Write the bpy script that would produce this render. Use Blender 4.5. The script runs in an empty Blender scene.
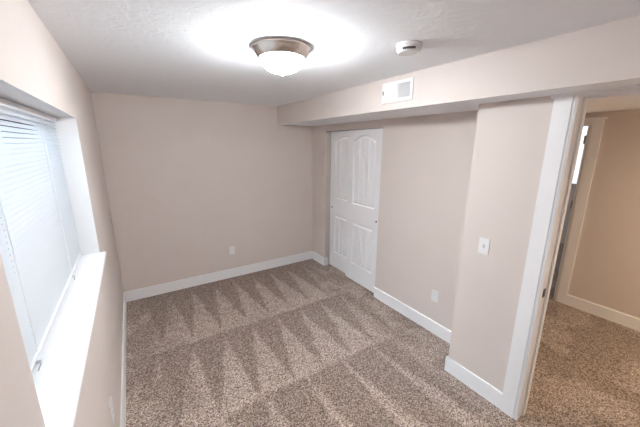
import bpy, bmesh, math, random
from mathutils import Matrix, Vector
R = math.radians
scene = bpy.context.scene
col = scene.collection

# ------------------------------------------------------------------ camera
cam_d = bpy.data.cameras.new('camera'); cam = bpy.data.objects.new('camera', cam_d); col.objects.link(cam)
cam_d.sensor_fit = 'HORIZONTAL'; cam_d.sensor_width = 36.0; cam_d.lens = 36.0 * 292.72 / 640.0
cam_d.clip_start = 0.02
CR = Vector((0.84211, -0.53929, 0.00425)); CU = Vector((0.11944, 0.19418, 0.97367)); CF = Vector((0.52591, 0.81943, -0.22793))
m = Matrix((CR, CU, -CF)).transposed().to_4x4(); m.translation = Vector((0.2464, 0.0, 1.8265))
cam.matrix_world = m
scene.camera = cam

# ------------------------------------------------------------------ sky, exposure
scene.view_settings.view_transform = 'Standard'
scene.view_settings.look = 'None'
scene.view_settings.exposure = 0.46
scene.view_settings.gamma = 1.0
scene.view_settings.use_curve_mapping = False
scene.cycles.max_bounces = 16; scene.cycles.diffuse_bounces = 12; scene.cycles.glossy_bounces = 4
world = bpy.data.worlds.new('sky'); scene.world = world; world.use_nodes = True
wn = world.node_tree.nodes; wl = world.node_tree.links; wn.clear()
wo = wn.new('ShaderNodeOutputWorld'); bg = wn.new('ShaderNodeBackground')
tc = wn.new('ShaderNodeTexCoord'); sx = wn.new('ShaderNodeSeparateXYZ'); cr = wn.new('ShaderNodeValToRGB')
cr.color_ramp.elements[0].position = 0.48; cr.color_ramp.elements[0].color = (0.55, 0.60, 0.64, 1)
cr.color_ramp.elements[1].position = 0.56; cr.color_ramp.elements[1].color = (0.80, 0.90, 1.0, 1)
mr = wn.new('ShaderNodeMath'); mr.operation = 'MULTIPLY_ADD'; mr.inputs[1].default_value = 0.5; mr.inputs[2].default_value = 0.5
wl.new(tc.outputs['Generated'], sx.inputs[0]); wl.new(sx.outputs['Z'], mr.inputs[0]); wl.new(mr.outputs[0], cr.inputs[0])
wl.new(cr.outputs[0], bg.inputs[0]); bg.inputs[1].default_value = 1.4; wl.new(bg.outputs[0], wo.inputs[0])

LAMP = 205.0                 # emission of the ceiling fixture's glass bowl
# warm hall lamp (its ceiling fixture is out of view, at the hall's near end)
def area(name, loc, rot, sx_, sy_, power, color):
    d = bpy.data.lights.new(name, 'AREA'); d.shape = 'RECTANGLE'; d.size = sx_; d.size_y = sy_
    d.energy = power; d.color = color
    o = bpy.data.objects.new(name, d); col.objects.link(o); o.location = loc; o.rotation_euler = rot
    return o
area('hall_light', (3.4, -0.55, 2.14), (0, 0, 0), 0.3, 0.3, 30.0, (1.0, 0.82, 0.58))
# skylight falling into the window from above and outside
area('window_daylight', (-1.10, 1.61, 2.35), (0, R(-52), 0), 1.0, 1.8, 120.0, (0.78, 0.89, 1.0))

# ------------------------------------------------------------------ materials
def mat(name):
    mt = bpy.data.materials.new(name); mt.use_nodes = True
    return mt, mt.node_tree.nodes, mt.node_tree.links, mt.node_tree.nodes['Principled BSDF']
def simple(name, c, rough=0.5, metal=0.0, bump=None, spec=0.5):
    mt, n, l, b = mat(name)
    b.inputs['Roughness'].default_value = rough; b.inputs['Metallic'].default_value = metal
    b.inputs['Specular IOR Level'].default_value = spec
    t = n.new('ShaderNodeTexCoord'); no = n.new('ShaderNodeTexNoise'); no.inputs['Scale'].default_value = 3.0; no.inputs['Detail'].default_value = 2
    rp = n.new('ShaderNodeMixRGB'); rp.inputs[1].default_value = (*[x * 0.97 for x in c], 1); rp.inputs[2].default_value = (*[min(1, x * 1.02) for x in c], 1)
    l.new(t.outputs['Object'], no.inputs[0]); l.new(no.outputs[0], rp.inputs[0]); l.new(rp.outputs[0], b.inputs['Base Color'])
    if bump:
        n2 = n.new('ShaderNodeTexNoise'); n2.inputs['Scale'].default_value = bump[0]; n2.inputs['Detail'].default_value = bump[3] if len(bump) > 3 else 3
        bp = n.new('ShaderNodeBump'); bp.inputs['Strength'].default_value = bump[1]; bp.inputs['Distance'].default_value = bump[2]
        l.new(t.outputs['Object'], n2.inputs[0]); l.new(n2.outputs[0], bp.inputs['Height']); l.new(bp.outputs[0], b.inputs['Normal'])
    return mt
WALL = simple('greige_wall_paint', (0.69, 0.624, 0.588), 0.55, bump=(90, 0.12, 0.002), spec=0.35)
WHITE = simple('white_trim_paint', (0.87, 0.875, 0.89), 0.35)
REVEAL = simple('white_reveal_paint', (0.86, 0.86, 0.87), 0.5, bump=(90, 0.1, 0.002))
PLASTIC = simple('white_plastic', (0.82, 0.82, 0.83), 0.35)
DARK = simple('dark_slot', (0.03, 0.03, 0.03), 0.6)
SOFTGREY = simple('light_grey_recess', (0.60, 0.61, 0.63), 0.6)
GREYSLOT = simple('grey_recess', (0.30, 0.31, 0.33), 0.6)
BRONZE = simple('dark_bronze_metal', (0.10, 0.08, 0.07), 0.35, 0.9)
NICKEL = simple('brushed_nickel', (0.74, 0.68, 0.63), 0.25, 1.0, bump=(60, 0.05, 0.001))
BRASS = simple('aged_brass', (0.42, 0.33, 0.22), 0.35, 1.0)
STEEL = simple('steel_hinge', (0.45, 0.43, 0.40), 0.35, 1.0)

# ceiling: knock-down texture
CEIL, n, l, b = mat('textured_ceiling_paint')
b.inputs['Base Color'].default_value = (0.92, 0.95, 0.985, 1); b.inputs['Roughness'].default_value = 0.8
t = n.new('ShaderNodeTexCoord'); no = n.new('ShaderNodeTexNoise'); no.inputs['Scale'].default_value = 16; no.inputs['Detail'].default_value = 5; no.inputs['Roughness'].default_value = 0.6; no.inputs['Distortion'].default_value = 0.9
rp = n.new('ShaderNodeValToRGB'); rp.color_ramp.elements[0].position = 0.47; rp.color_ramp.elements[1].position = 0.60
bp = n.new('ShaderNodeBump'); bp.inputs['Strength'].default_value = 0.20; bp.inputs['Distance'].default_value = 0.003
l.new(t.outputs['Object'], no.inputs[0]); l.new(no.outputs[0], rp.inputs[0]); l.new(rp.outputs[0], bp.inputs['Height']); l.new(bp.outputs[0], b.inputs['Normal'])

# glass bowl, lit from inside
GLOW, n, l, b = mat('lit_frosted_glass')
b.inputs['Base Color'].default_value = (0.9, 0.88, 0.84, 1); b.inputs['Roughness'].default_value = 0.3
b.inputs['Emission Color'].default_value = (0.95, 0.98, 1.0, 1)
# emission graded by height to tame the ceiling halo: bottom brighter than the rim
t = n.new('ShaderNodeTexCoord'); sz = n.new('ShaderNodeSeparateXYZ'); gm = n.new('ShaderNodeMapRange')
l.new(t.outputs['Object'], sz.inputs[0]); l.new(sz.outputs['Z'], gm.inputs[0])
gm.inputs[1].default_value = -0.055; gm.inputs[2].default_value = -0.12; gm.inputs[3].default_value = LAMP * 0.5; gm.inputs[4].default_value = LAMP
l.new(gm.outputs[0], b.inputs['Emission Strength'])

# blind slats: thin white vinyl that lets daylight through
SLAT, n, l, b = mat('white_vinyl_slat')
b.inputs['Base Color'].default_value = (0.60, 0.62, 0.65, 1); b.inputs['Roughness'].default_value = 0.45
tr = n.new('ShaderNodeBsdfTranslucent'); tr.inputs[0].default_value = (0.86, 0.90, 0.95, 1)
mx = n.new('ShaderNodeMixShader'); mx.inputs[0].default_value = 0.15
l.new(b.outputs[0], mx.inputs[1]); l.new(tr.outputs[0], mx.inputs[2]); l.new(mx.outputs[0], n['Material Output'].inputs[0])

GLASS, n, l, b = mat('window_glass')
tp = n.new('ShaderNodeBsdfTransparent'); gl = n.new('ShaderNodeBsdfGlossy'); gl.inputs['Roughness'].default_value = 0.02
fr = n.new('ShaderNodeFresnel'); fr.inputs[0].default_value = 1.45; mx = n.new('ShaderNodeMixShader')
tp.inputs[0].default_value = (0.93, 0.96, 0.96, 1)
l.new(fr.outputs[0], mx.inputs[0]); l.new(tp.outputs[0], mx.inputs[1]); l.new(gl.outputs[0], mx.inputs[2]); l.new(mx.outputs[0], n['Material Output'].inputs[0])

# carpet: speckled twist pile with the vacuum cleaner's wedge tracks in the nap
CARPET, n, l, b = mat('speckled_carpet')
b.inputs['Roughness'].default_value = 0.95; b.inputs['Specular IOR Level'].default_value = 0.1
b.inputs['Sheen Weight'].default_value = 0.15
def val(x): return x
def M(op, a, b_=None, c=None, clamp=False):
    q = n.new('ShaderNodeMath'); q.operation = op; q.use_clamp = clamp
    for i, v in enumerate((a, b_, c)):
        if v is None: continue
        if isinstance(v, (int, float)): q.inputs[i].default_value = v
        else: l.new(v, q.inputs[i])
    return q.outputs[0]
def sstep(x, e0, e1):
    q = n.new('ShaderNodeMapRange'); q.interpolation_type = 'SMOOTHSTEP'
    l.new(x, q.inputs[0]); q.inputs[1].default_value = e0; q.inputs[2].default_value = e1
    return q.outputs[0]
t = n.new('ShaderNodeTexCoord'); OBJ = t.outputs['Object']
sp = n.new('ShaderNodeSeparateXYZ'); l.new(OBJ, sp.inputs[0])
wob = n.new('ShaderNodeTexNoise'); wob.inputs['Scale'].default_value = 4.0; wob.inputs['Detail'].default_value = 6; wob.inputs['Roughness'].default_value = 0.7; l.new(OBJ, wob.inputs[0])
wsp = n.new('ShaderNodeSeparateXYZ'); l.new(wob.outputs['Color'], wsp.inputs[0])
X = M('ADD', sp.outputs['X'], M('MULTIPLY_ADD', wsp.outputs['X'], 0.10, -0.05))
Y = M('ADD', sp.outputs['Y'], M('MULTIPLY_ADD', wsp.outputs['Y'], 0.08, -0.04))
def row(ytop, ybot, xc0, period, lean, wt, wb, x0, x1):
    """mask of dark wedges hanging from ytop to ybot"""
    v = M('DIVIDE', M('SUBTRACT', ytop, Y), ytop - ybot)
    u = M('DIVIDE', M('SUBTRACT', X, M('MULTIPLY_ADD', v, lean, xc0)), period)
    d = M('MULTIPLY', M('ABSOLUTE', M('SUBTRACT', M('FRACT', M('ADD', u, 0.5)), 0.5)), 2.0)
    w = M('MULTIPLY_ADD', v, wb - wt, wt)
    k = sstep(M('SUBTRACT', w, d), -0.14, 0.14)
    for e in (sstep(v, -0.02, 0.02), M('SUBTRACT', 1.0, sstep(v, 0.98, 1.02)), sstep(X, x0 - .06, x0 + .06), M('SUBTRACT', 1.0, sstep(X, x1 - .08, x1 + .08))):
        k = M('MULTIPLY', k, e)
    return k
r1 = row(3.95, 2.77, 0.600, 0.262, -0.03, 1.25, 0.02, 0.12, 2.40)
r2 = row(2.69, 1.76, 0.970, 0.285, -0.11, 1.10, 0.02, 0.12, 2.40)
r3 = row(1.745, 0.60, 1.055, 0.355, 0.05, 0.97, 0.45, 0.60, 2.15)
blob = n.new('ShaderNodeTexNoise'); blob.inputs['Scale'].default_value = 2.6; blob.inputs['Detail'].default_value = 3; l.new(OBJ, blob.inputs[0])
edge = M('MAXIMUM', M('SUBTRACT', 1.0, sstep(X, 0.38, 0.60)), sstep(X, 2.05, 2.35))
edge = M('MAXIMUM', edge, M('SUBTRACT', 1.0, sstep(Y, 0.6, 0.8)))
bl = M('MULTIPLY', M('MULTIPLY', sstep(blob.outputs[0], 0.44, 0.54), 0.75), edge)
nap = M('MAXIMUM', M('MAXIMUM', r1, r2), M('MAXIMUM', r3, bl))
vo = n.new('ShaderNodeTexVoronoi'); vo.inputs['Scale'].default_value = 160; l.new(OBJ, vo.inputs[0])
vs = n.new('ShaderNodeSeparateXYZ'); l.new(vo.outputs['Color'], vs.inputs[0])
sn = n.new('ShaderNodeTexNoise'); sn.inputs['Scale'].default_value = 110; sn.inputs['Detail'].default_value = 4; sn.inputs['Roughness'].default_value = 0.8; l.new(OBJ, sn.inputs[0])
spk = M('ADD', M('MULTIPLY', vs.outputs['X'], 0.45), M('MULTIPLY', sn.outputs[0], 0.55))
ramp = n.new('ShaderNodeValToRGB'); e = ramp.color_ramp.elements
e[0].position = 0.28; e[0].color = (0.115, 0.080, 0.062, 1); e[1].position = 0.72; e[1].color = (0.72, 0.62, 0.555, 1)
e2 = e.new(0.50); e2.color = (0.355, 0.275, 0.235, 1)
l.new(spk, ramp.inputs[0])
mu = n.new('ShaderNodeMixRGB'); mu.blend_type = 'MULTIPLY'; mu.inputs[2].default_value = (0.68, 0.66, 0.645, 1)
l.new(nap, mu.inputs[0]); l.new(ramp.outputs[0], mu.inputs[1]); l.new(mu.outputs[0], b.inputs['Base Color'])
bp = n.new('ShaderNodeBump'); bp.inputs['Strength'].default_value = 0.6; bp.inputs['Distance'].default_value = 0.006
l.new(spk, bp.inputs['Height']); l.new(bp.outputs[0], b.inputs['Normal'])

# ------------------------------------------------------------------ helpers
def finish(name, bm, material, parent=None, smooth=False, bevel=0.0, kind=None, loc=None):
    me = bpy.data.meshes.new(name)
    bmesh.ops.recalc_face_normals(bm, faces=bm.faces[:]); bm.to_mesh(me); bm.free()
    mats = material if isinstance(material, (list, tuple)) else [material]
    for mm in mats: me.materials.append(mm)
    if smooth:
        for p in me.polygons: p.use_smooth = True
    o = bpy.data.objects.new(name, me); col.objects.link(o)
    if parent: o.parent = parent
    if loc: o.location = loc
    if bevel:
        md = o.modifiers.new('bevel', 'BEVEL'); md.width = bevel; md.segments = 2; md.limit_method = 'ANGLE'; md.angle_limit = R(40)
    if kind: o['kind'] = kind
    return o
def box(bm, x0, x1, y0, y1, z0, z1, mi=0):
    vs = [bm.verts.new((x, y, z)) for x in (x0, x1) for y in (y0, y1) for z in (z0, z1)]
    for f in ((0, 1, 3, 2), (4, 6, 7, 5), (0, 4, 5, 1), (2, 3, 7, 6), (0, 2, 6, 4), (1, 5, 7, 3)):
        bm.faces.new([vs[i] for i in f]).material_index = mi
def boxes(name, lst, material, **k):
    bm = bmesh.new()
    for a in lst: box(bm, *a)
    return finish(name, bm, material, **k)
def struct(name, lst, material, **k): return boxes(name, lst, material, kind='structure', **k)
def prism(bm, prof, axis, a0, a1):
    """extrude a closed 2-D profile along an axis; prof gives the two other coordinates in xyz order"""
    def P(p, a):
        q = list(p); q.insert(axis, a); return q
    A = [bm.verts.new(P(p, a0)) for p in prof]; B = [bm.verts.new(P(p, a1)) for p in prof]
    bm.faces.new(A); bm.faces.new(B[::-1])
    for i in range(len(prof)):
        j = (i + 1) % len(prof); bm.faces.new((A[i], A[j], B[j], B[i]))
def lathe(bm, prof, seg=48, cap=True):
    rings = []
    for r, z in prof:
        if r < 1e-6: rings.append([bm.verts.new((0, 0, z))])
        else: rings.append([bm.verts.new((r * math.cos(2 * math.pi * i / seg), r * math.sin(2 * math.pi * i / seg), z)) for i in range(seg)])
    for a, c in zip(rings, rings[1:]):
        for i in range(seg):
            j = (i + 1) % seg
            if len(a) == 1: bm.faces.new((a[0], c[i], c[j]))
            elif len(c) == 1: bm.faces.new((a[i], c[0], a[j]))
            else: bm.faces.new((a[i], c[i], c[j], a[j]))
def cyl(bm, p, q, r, seg=12):
    p, q = Vector(p), Vector(q); d = (q - p); L = d.length
    mt = Matrix.Translation((p + q) / 2) @ d.to_track_quat('Z', 'Y').to_matrix().to_4x4()
    bmesh.ops.create_cone(bm, cap_ends=True, segments=seg, radius1=r, radius2=r, depth=L, matrix=mt)
def thing(name, loc, label, cat, group=None, rot=(0, 0, 0)):
    o = bpy.data.objects.new(name, None); col.objects.link(o); o.empty_display_size = 0.05
    o.location = loc; o.rotation_euler = rot; o['label'] = label; o['category'] = cat
    if group: o['group'] = group
    return o

# ------------------------------------------------------------------ dimensions
H = 2.34; D = 3.896; W1 = 2.603; W2 = 2.269; S = 2.037; ZS = 2.099; YJ = 1.179
CD0, CD1 = 2.413, 3.541           # closet opening
ZC = 2.015                        # closet opening head
DY1 = 0.640; DY0 = -0.13; ZD = 2.080; W2B = 2.385  # hall doorway
YR = -0.55                        # wall behind the camera
XH = 4.402; ZH = 2.17             # hall's far wall and ceiling
NY0, NY1, NZ0, NZ1 = 0.831, 2.392, 1.110, 1.984    # window niche
NX = -0.26

# ------------------------------------------------------------------ the room
struct('floor', [(-0.4, 7.6, YR - .8, D + .15, -0.10, 0.0)], CARPET)
struct('ceiling', [(-0.4, W2B, YR - .2, D + .15, H, H + .1)], CEIL)
struct('wall_back', [(-0.3, 3.5, D, D + .12, 0, H)], WALL)
struct('wall_left', [(NX, 0, YR - .1, NY0, 0, H), (NX, 0, NY1, D, 0, H), (NX, 0, NY0, NY1, 0, NZ0 - .02), (NX, 0, NY0, NY1, NZ1, H)], WALL)
struct('wall_rear', [(-0.3, W2B, YR - .12, YR, 0, H)], WALL)
struct('wall_right', [(W1, W1 + .115, CD1, D, 0, ZS), (W1, W1 + .115, CD0, CD1, ZC, ZS), (W1, W1 + .115, YJ, CD0, 0, ZS)], WALL)
struct('wall_doorway', [(W2, W2B, DY1 + .015, YJ, 0, ZS), (W2, W2B, YR, DY0 - .015, 0, ZS), (W2, W2B, DY0 - .015, DY1 + .015, ZD + .012, ZS), (W2B, W1 + .115, YJ - .1, YJ, 0, ZS)], WALL)
# dropped soffit: painted face, white textured underside
sf = struct('wall_soffit', [(S, 3.4, YR, D, ZS, H + .05)], [WALL, CEIL])
for p in sf.data.polygons:
    if p.normal.z < -0.9: p.material_index = 1
# closet behind the sliding doors
struct('wall_closet', [(3.35, 3.4, YJ, D, 0, ZS), (W1 + .115, 3.4, YJ - .05, YJ, 0, ZS)], WALL)
# hall and the room past it
struct('ceiling_hall', [(W2B, XH, -1.5, 2.3, ZH, ZH + .1), (XH, 7.2, -1.5, 4.2, H, H + .1)], CEIL)
struct('wall_hall', [(XH, XH + .115, -1.5, 1.19, 0, H), (XH, XH + .115, 1.97, 2.3, 0, H), (XH, XH + .115, 1.19, 1.97, 2.05, H),
                     (W2B, XH, -1.5, -1.38, 0, H), (3.4, XH, 2.2, 2.3, 0, H), (2.285, 2.385, -1.5, YR - .12, 0, H)], WALL)
struct('wall_far_room', [(XH + .116, 7.2, 0.7, 0.8, 0, H), (XH + .116, 7.2, 4.1, 4.2, 0, H), (7.1, 7.2, 0.8, 4.1, 0, 1.15), (7.1, 7.2, 0.8, 1.5, 1.15, H), (7.1, 7.2, 3.0, 4.1, 1.15, H), (7.1, 7.2, 1.5, 3.0, 2.2, H)], WALL)

# ------------------------------------------------------------------ baseboards
BH, BT = 0.129, 0.014
def base_prof(sgn, at):           # (offset, z) profile, offset measured from the wall plane
    return [(at, 0), (at + sgn * BT, 0), (at + sgn * BT, BH - .006), (at + sgn * (BT - .005), BH), (at, BH)]
def baseboard(name, runs):
    bm = bmesh.new()
    for axis, at, sgn, a0, a1 in runs:
        pr = base_prof(sgn, at)
        prism(bm, pr, axis, a0, a1)
    return finish(name, bm, WHITE, kind='structure')
baseboard('baseboard_left', [(1, 0, 1, YR, D)])
baseboard('baseboard_back', [(0, D, -1, BT, W1)])
baseboard('baseboard_right', [(1, W1, -1, CD1 - BT, D - BT), (0, CD1, -1, W1 - BT + .001, W1 + .055), (1, W1, -1, YJ + BT, CD0), (0, YJ, 1, W2, W1 - BT)])
baseboard('baseboard_doorway', [(1, W2, -1, 0.745, YJ + BT)])
baseboard('baseboard_rear', [(0, YR, 1, BT, W2)])
baseboard('baseboard_hall', [(1, XH, -1, -1.38, 1.07), (0, -1.38, 1, 2.385, XH - BT)])

# ------------------------------------------------------------------ hall doorway: jamb, stop, casing with a cap (trim_1)
tr1 = bpy.data.objects.new('trim_1', None); col.objects.link(tr1); tr1['kind'] = 'structure'; tr1.location = (W2, DY1, 0)
def child(name, bm, material, root, **k):
    o = finish(name, bm, material, parent=root, **k)
    o.matrix_parent_inverse = Matrix.Translation(root.location).inverted()
    return o
bm = bmesh.new()
box(bm, W2 - .012, W2B + .012, DY1, DY1 + .015, 0, ZD); box(bm, W2 - .012, W2B + .012, DY0 - .015, DY0, 0, ZD)
box(bm, W2 - .012, W2B + .012, DY0 - .015, DY1 + .015, ZD, ZD + .012)
child('door_jamb', bm, WHITE, tr1, bevel=.002)
bm = bmesh.new()
box(bm, W2 + .060, W2 + .095, DY1 - .011, DY1, 0, ZD); box(bm, W2 + .060, W2 + .095, DY0, DY0 + .011, 0, ZD); box(bm, W2 + .060, W2 + .095, DY0, DY1, ZD - .011, ZD)
child('door_stop', bm, WHITE, tr1, bevel=.002)
def casing(name, x, sgn, yin, dirn, ztop, root, w=.100):
    """upright flat casing with a bead at its inner edge; dirn: away from the opening"""
    bm = bmesh.new()
    pr = [(x, yin + dirn * .004), (x + sgn * .012, yin + dirn * .004), (x + sgn * .016, yin + dirn * .009), (x + sgn * .016, yin + dirn * .014), (x + sgn * .009, yin + dirn * .017),
          (x + sgn * .009, yin + dirn * .021), (x + sgn * .018, yin + dirn * .023), (x + sgn * .018, yin + dirn * w), (x, yin + dirn * w)]
    prism(bm, pr, 2, 0, ztop)
    return child(name, bm, WHITE, root)
casing('side_casing', W2, -1, DY1, 1, ZD + .002, tr1, w=.106)
casing('side_casing', W2, -1, DY0, -1, ZD + .002, tr1, w=.106)
bm = bmesh.new()
ya, yb = DY0 - .106, DY1 + .106
prism(bm, [(W2, ZD + .0025), (W2 - .018, ZD + .0025), (W2 - .018, ZD + .006), (W2 - .022, ZD + .008), (W2 - .022, ZD + .011), (W2 - .034, ZD + .014), (W2 - .034, ZS - .0005), (W2, ZS - .0005)], 1, ya - .016, yb + .016)
child('head_casing', bm, WHITE, tr1)
casing('side_casing', W2B, 1, DY1, 1, ZH - .09, tr1, w=.09); casing('side_casing', W2B, 1, DY0, -1, ZH - .09, tr1, w=.09)
bm = bmesh.new(); box(bm, W2B, W2B + .018, DY0 - .09, DY1 + .09, ZD + .004, ZD + .085)
child('head_casing', bm, WHITE, tr1, bevel=.003)
bm = bmesh.new()
box(bm, W2 + .018, W2 + .048, DY1 - .0015, DY1 + .001, 0.915, 0.972)
cyl(bm, (W2 + .0175, DY1 - .0005, 0.925), (W2 + .0175, DY1 - .0005, 0.962), .0025)
sp_ = child('strike_plate', bm, BRONZE, tr1)
bm = bmesh.new(); box(bm, W2 + .026, W2 + .040, DY1 - .002, DY1 - .0012, 0.928, 0.958)
bmx = finish('latch_hole', bm, DARK, parent=sp_); bmx.matrix_parent_inverse = Matrix.Translation(tr1.location).inverted()

# hall's far doorway (trim_2) and its open door (door_3)
tr2 = bpy.data.objects.new('trim_2', None); col.objects.link(tr2); tr2['kind'] = 'structure'; tr2.location = (XH, 1.18, 0)
casing('side_casing', XH, -1, 1.19 - .015, -1, 2.04, tr2, w=.105); casing('side_casing', XH, -1, 1.97 + .015, 1, 2.04, tr2, w=.105)
bm = bmesh.new(); box(bm, XH - .018, XH, 1.07, 2.09, 2.04, 2.10); box(bm, XH - .034, XH, 1.055, 2.105, 2.10, 2.118)
child('head_casing', bm, WHITE, tr2, bevel=.002)
bm = bmesh.new(); box(bm, XH - .006, XH + .121, 1.178, 1.19, 0, 2.04); box(bm, XH - .006, XH + .121, 1.97, 1.982, 0, 2.04); box(bm, XH - .006, XH + .121, 1.178, 1.982, 2.038, 2.05)
child('door_jamb', bm, WHITE, tr2)
d3 = bpy.data.objects.new('door_3', None); col.objects.link(d3); d3['kind'] = 'structure'; d3.location = (XH + .125, 1.20, 0)
bm = bmesh.new(); box(bm, XH + .123, XH + .87, 1.195, 1.23, 0.015, 2.03)
child('door_panel', bm, WHITE, d3, bevel=.002)
for hz in (0.25, 1.12, 1.85):
    bm = bmesh.new(); cyl(bm, (XH + .118, 1.236, hz), (XH + .118, 1.236, hz + .09), .008); box(bm, XH + .1185, XH + .1225, 1.20, 1.236, hz, hz + .09)
    child('door_hinge', bm, STEEL, d3)

# ------------------------------------------------------------------ window: frame, panes (window_1) in the niche
win = bpy.data.objects.new('window_1', None); col.objects.link(win); win['kind'] = 'structure'; win.location = (-0.2, 1.61, NZ0)
bm = bmesh.new()
x0, x1 = -0.205, -0.150
box(bm, x0, x1, NY0, NY1, NZ0, NZ0 + .05); box(bm, x0, x1, NY0, NY1, NZ1 - .05, NZ1)
box(bm, x0, x1, NY0, NY0 + .05, NZ0 + .05, NZ1 - .05); box(bm, x0, x1, NY1 - .05, NY1, NZ0 + .05, NZ1 - .05)
box(bm, x0 + .005, x1 - .005, 1.59, 1.64, NZ0 + .05, NZ1 - .05)
child('window_frame', bm, PLASTIC, win, bevel=.003)
for y0, y1 in ((NY0 + .05, 1.59), (1.64, NY1 - .05)):
    bm = bmesh.new(); box(bm, -0.182, -0.176, y0, y1, NZ0 + .05, NZ1 - .05); child('window_pane', bm, GLASS, win)
# white lining of the niche
struct('window_reveal', [(NX + .05, -0.0008, NY1 - .0015, NY1 + .001, NZ0, NZ1), (NX + .05, -0.0008, NY0 - .001, NY0 + .0015, NZ0, NZ1), (NX + .05, -0.0008, NY0, NY1, NZ1 - .0015, NZ1 + .001)], REVEAL)
bm = bmesh.new()
prism(bm, [(-0.15, NZ0 - .02), (0.030, NZ0 - .02), (0.036, NZ0 - .016), (0.038, NZ0 - .010), (0.036, NZ0 - .004), (0.030, NZ0), (-0.15, NZ0)], 1, NY0 + .002, NY1 - .002)
box(bm, 0.0005, 0.030, NY0 - .02, NY0 + .002, NZ0 - .02, NZ0)
finish('window_sill', bm, WHITE, kind='structure')

# ------------------------------------------------------------------ mini blind
BX = -0.105
bl = thing('window_blind', (BX, 1.61, NZ1), 'white horizontal mini blind hanging inside the window niche above the sill', 'blind')
def part(name, bm, material, root=bl, **k): return child(name, bm, material, root, **k)
by0, by1 = NY0 + .012, NY1 - .010
bm = bmesh.new()
prism(bm, [(BX - .013, NZ1 - .007), (BX + .013, NZ1 - .007), (BX + .014, NZ1 - .010), (BX + .014, NZ1 - .031), (BX + .010, NZ1 - .033), (BX - .013, NZ1 - .033)], 1, by0, by1)
part('headrail', bm, PLASTIC)
bm = bmesh.new(); tilt = R(50); n_s = 41; ztop = NZ1 - .048; zbot = NZ0 + .040
for i in range(n_s):
    z = ztop + (zbot - ztop) * i / (n_s - 1)
    pts = []
    for k in range(5):
        s = (k / 4 - .5) * .025; crown = .0016 * (1 - (2 * (k / 4 - .5)) ** 2)
        pts.append((BX + s * math.cos(tilt) + crown * math.sin(tilt), z - s * math.sin(tilt) + crown * math.cos(tilt)))
    prism(bm, pts + [(a - .0002 * math.sin(tilt), c - .0002 * math.cos(tilt)) for a, c in pts[::-1]], 1, by0 + .003, by1 - .003)
part('slats', bm, SLAT)
bm = bmesh.new(); prism(bm, [(BX - .012, NZ0 + .016), (BX + .010, NZ0 + .016), (BX + .013, NZ0 + .020), (BX + .010, NZ0 + .026), (BX - .012, NZ0 + .026)], 1, by0 + .003, by1 - .003)
brl = part('bottom_rail', bm, PLASTIC)
for y in (1.23, 1.97):
    bm = bmesh.new()
    for dx in (-.0145, .0145): cyl(bm, (BX + dx, y, NZ0 + .026), (BX + dx, y, NZ1 - .033), .0011, 6)
    cyl(bm, (BX, y + .004, NZ0 + .026), (BX, y + .004, NZ1 - .033), .0009, 6)
    part('ladder_cord', bm, PLASTIC)
    bm = bmesh.new()
    for i in range(n_s):
        z = ztop + (zbot - ztop) * i / (n_s - 1)
        if i < 26: box(bm, BX + .006, BX + .0075, y - .006, y + .002, z - .012, z - .0085)
    part('cord_holes', bm, GREYSLOT)
for y in (1.21, 1.98):
    bm = bmesh.new(); box(bm, BX + .008, BX + .022, y - .0, y + .012, NZ0 + .001, NZ0 + .014); a = part('hold_down_bracket', bm, PLASTIC, bevel=.001)
    bm = bmesh.new(); box(bm, BX + .020, BX + .0225, y - .040, y - .004, NZ0 + .0005, NZ0 + .003); part('bracket_slot', bm, GREYSLOT)

# ------------------------------------------------------------------ sliding closet doors (door_1 front, door_2 rear)
def door_mesh(w, h, t, panels):
    """slab in local coordinates: u along +Y, z up, front face towards -X, with two moulded plank panels"""
    nu, nv = int(w / .004), int(h / .006)
    def sd(u, v, p):
        u0, u1, v0, v1, arch = p
        cx = (u0 + u1) / 2; hw = (u1 - u0) / 2
        top = v1 + arch * (math.cos((u - cx) / hw * math.pi / 2) if abs(u - cx) < hw else 0)
        return min(u - u0, u1 - u, v - v0, (top - v) * .92)
    def depth(u, v):
        for p in panels:
            d = sd(u, v, p)
            if d <= 0: continue
            if d < .009: return .013 * (d / .009)
            if d < .018: return .013
            if d < .036: return .013 - .010 * (d - .018) / .018
            g = .003
            n_ = 4; pw = (p[1] - p[0] - .072) / n_
            q = (u - p[0] - .036) / pw
            f = abs(q - round(q)) * pw
            if 0.3 < q < n_ - .3 and f < .010: g += .011 * (1 - f / .010)
            return g
        return 0.0
    bm = bmesh.new(); vs = []
    for j in range(nv + 1):
        vs.append([bm.verts.new((depth(w * i / nu, h * j / nv), w * i / nu, h * j / nv)) for i in range(nu + 1)])
    for j in range(nv):
        for i in range(nu):
            bm.faces.new((vs[j][i], vs[j][i + 1], vs[j + 1][i + 1], vs[j + 1][i])).smooth = False
    # sides and back
    B = [bm.verts.new((t, y, z)) for y, z in ((0, 0), (w, 0), (w, h), (0, h))]
    bm.faces.new(B)
    bm.faces.new([v for v in vs[0]] + [B[1], B[0]])
    bm.faces.new([v for v in vs[-1]] + [B[2], B[3]])
    bm.faces.new([r_[0] for r_ in vs] + [B[3], B[0]])
    bm.faces.new([r_[-1] for r_ in vs] + [B[2], B[1]])
    return bm
DW, DH = 0.625, 1.985
PAN = [(.105, DW - .105, .235, .815, 0.0), (.105, DW - .105, 1.06, 1.850, .075)]
doors = []
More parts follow.
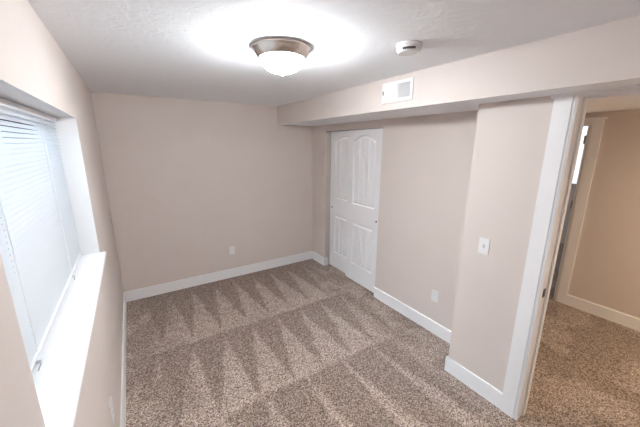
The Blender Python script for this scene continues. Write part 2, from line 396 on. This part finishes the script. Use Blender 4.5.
for nm, x, y, pull_u in (('door_1', W1 + .022, CD0 + .002, .055), ('door_2', W1 + .070, CD1 - .040 - DW, DW - .05)):
    r_ = bpy.data.objects.new(nm, None); col.objects.link(r_); r_['kind'] = 'structure'; r_.location = (x, y, 0.022)
    if not doors:
        pnl = finish('door_panel', door_mesh(DW, DH, .035, PAN), WHITE, parent=r_)
    else:
        pnl = doors[0].copy(); col.objects.link(pnl); pnl.parent = r_
    doors.append(pnl)
    bm = bmesh.new(); cyl(bm, (-.0015, pull_u, .92), (.001, pull_u, .92), .0125, 20)
    finish('finger_pull', bm, BRONZE, parent=r_)
# overhead track of the sliding doors
struct('door_track', [(W1 + .018, W1 + .109, CD0, CD1, ZC - .008, ZC)], GREYSLOT)

# ------------------------------------------------------------------ flush ceiling light
cl = thing('ceiling_light', (1.012, 1.583, H), 'round brushed nickel flush ceiling light with a lit frosted glass bowl', 'ceiling light')
bm = bmesh.new(); lathe(bm, [(0, -.001), (.154, -.001), (.158, -.006), (.158, -.014), (.153, -.018), (.150, -.026), (.140, -.042), (.130, -.053), (.124, -.059), (.119, -.058), (.117, -.050), (.0, -.046)], 64)
finish('metal_rim', bm, NICKEL, parent=cl, smooth=True)
bm = bmesh.new(); prof = [(.1175, -.052)]
for i in range(1, 15):
    a = i / 14 * math.pi / 2
    prof.append((.1175 * math.cos(a) ** .85 if i < 14 else 0, -.052 - .078 * math.sin(a)))
lathe(bm, prof, 64)
finish('glass_bowl', bm, GLOW, parent=cl, smooth=True)
bm = bmesh.new(); lathe(bm, [(0, -.1275), (.014, -.128), (.015, -.132), (.009, -.135), (.0075, -.138), (.0095, -.142), (.0075, -.147), (.003, -.150), (0, -.151)], 24)
finish('finial', bm, BRASS, parent=cl, smooth=True)

# ------------------------------------------------------------------ smoke detector
sd_ = thing('smoke_detector', (1.548, 1.172, H), 'small round white smoke detector on the ceiling near the soffit', 'smoke detector')
bm = bmesh.new(); lathe(bm, [(0, 0), (.066, 0), (.067, -.004), (.067, -.012), (.062, -.014), (0, -.014)], 48); finish('mounting_base', bm, PLASTIC, parent=sd_, smooth=False, bevel=.001)
bm = bmesh.new(); lathe(bm, [(0, -.013), (.063, -.013), (.062, -.030), (.056, -.040), (.050, -.043), (.047, -.041), (.030, -.042), (0, -.042)], 48); finish('body', bm, PLASTIC, parent=sd_, smooth=False)
bm = bmesh.new()
for k in range(-3, 4):
    a = R(-95) + math.atan2(-1.172, 0.246 - 1.548) + R(95) + k * R(9)
    c, s_ = math.cos(a), math.sin(a)
    v = []
    for rr, zz in ((.0645, -.027), (.0605, -.036)):
        for da in (-R(3.6), R(3.6)): v.append(bm.verts.new((rr * math.cos(a + da), rr * math.sin(a + da), zz)))
    for rr, zz in ((.055, -.027), (.052, -.036)):
        for da in (-R(3.6), R(3.6)): v.append(bm.verts.new((rr * math.cos(a + da), rr * math.sin(a + da), zz)))
    bmesh.ops.convex_hull(bm, input=v)
finish('sounder_vents', bm, DARK, parent=sd_)

# ------------------------------------------------------------------ air register on the soffit face
vx = S; y0, y1, z0, z1 = 1.545, 1.855, 2.152, 2.305
av = thing('air_vent', (vx, 1.70, 2.152), 'white rectangular air register with two louvre banks on the soffit face', 'air vent')
bm = bmesh.new()
fr_ = .026
for a in ((y0, y1, z0, z0 + fr_), (y0, y1, z1 - fr_, z1), (y0, y0 + fr_, z0 + fr_, z1 - fr_), (y1 - fr_, y1, z0 + fr_, z1 - fr_), (1.694, 1.706, z0 + fr_, z1 - fr_)):
    box(bm, vx - .009, vx, *a)
child('face_frame', bm, PLASTIC, av, bevel=.002)
bm = bmesh.new(); box(bm, vx - .002, vx - .0005, y0 + fr_, y1 - fr_, z0 + fr_, z1 - fr_); child('damper', bm, PLASTIC, av)
for c0, c1, sg in ((y0 + fr_, 1.694, 1), (1.706, y1 - fr_, -1)):
    bm = bmesh.new(); k = 11
    for i in range(k):
        yc = c0 + (c1 - c0) * (i + .5) / k; h_ = .0058
        pr = [(vx - .0085, yc - h_ * sg), (vx - .0077, yc - h_ * sg + .0010), (vx - .0018, yc + h_ * sg * .6 + .0010), (vx - .0024, yc + h_ * sg * .6)]
        prism(bm, pr, 2, z0 + fr_, z1 - fr_)
    child('louvres', bm, PLASTIC, av)
bm = bmesh.new(); box(bm, vx - .020, vx - .009, y1 - .022, y1 - .015, 2.215, 2.245); child('damper_lever', bm, GREYSLOT, av, bevel=.001)

# ------------------------------------------------------------------ switch and outlets (local: face towards -X, width along Y)
def plate(bm, w, h): box(bm, -.006, 0, -w / 2, w / 2, -h / 2, h / 2)
def screw(root, z):
    bm = bmesh.new(); cyl(bm, (-.0072, 0, z), (-.0055, 0, z), .0028, 12); finish('screw', bm, PLASTIC, parent=root)
sw = thing('light_switch', (W2, 1.018, 1.141), 'white toggle light switch on the wall beside the doorway casing', 'light switch')
bm = bmesh.new(); plate(bm, .074, .118); finish('cover_plate', bm, PLASTIC, parent=sw, bevel=.003)
bm = bmesh.new(); prism(bm, [(-.006, -.012), (-.0062, .012), (-.009, .012), (-.019, .010), (-.019, .003), (-.008, -.012)], 1, -.005, .005); finish('toggle', bm, PLASTIC, parent=sw)
bm = bmesh.new()
for a in ((-.0075, -.0055, -.013, .013), (.0055, .0075, -.013, .013), (-.0075, .0075, -.015, -.013), (-.0075, .0075, .013, .015)): box(bm, -.0064, -.0055, *a)
finish('toggle_slot', bm, SOFTGREY, parent=sw)
screw(sw, .035); screw(sw, -.035)
def outlet(loc, rz, label):
    o = thing('wall_outlet', loc, label, 'outlet', 'duplex wall outlets', (0, 0, rz))
    bm = bmesh.new(); plate(bm, .074, .118); finish('cover_plate', bm, PLASTIC, parent=o, bevel=.003)
    for s in (-1, 1):
        bm = bmesh.new(); cz = s * .0195
        pr = [(.017 * math.cos(a), cz + .0145 * math.sin(a)) for a in [i * math.pi / 12 for i in range(24)]]
        prism(bm, [(max(-.0165, min(.0165, p)), max(cz - .0125, min(cz + .0125, q))) for p, q in pr], 0, -.0085, -.0055)
        rc = finish('receptacle', bm, PLASTIC, parent=o)
        bm = bmesh.new()
        box(bm, -.0089, -.0084, -.0075, -.0050, cz - .002, cz + .006); box(bm, -.0089, -.0084, .0050, .0072, cz - .001, cz + .006)
        cyl(bm, (-.0089, 0, cz - .007), (-.0084, 0, cz - .007), .0026, 10)
        finish('plug_slots', bm, SOFTGREY, parent=rc)
    screw(o, 0)
    return o
outlet((W1, 1.583, .392), 0, 'white duplex outlet on the wall between the closet doors and the light switch')
outlet((1.297, D, .395), R(90), 'white duplex outlet low on the far wall, left of the closet')
outlet((0, 1.712, .415), R(180), 'white duplex outlet low on the left wall beneath the window, seen nearly edge-on')
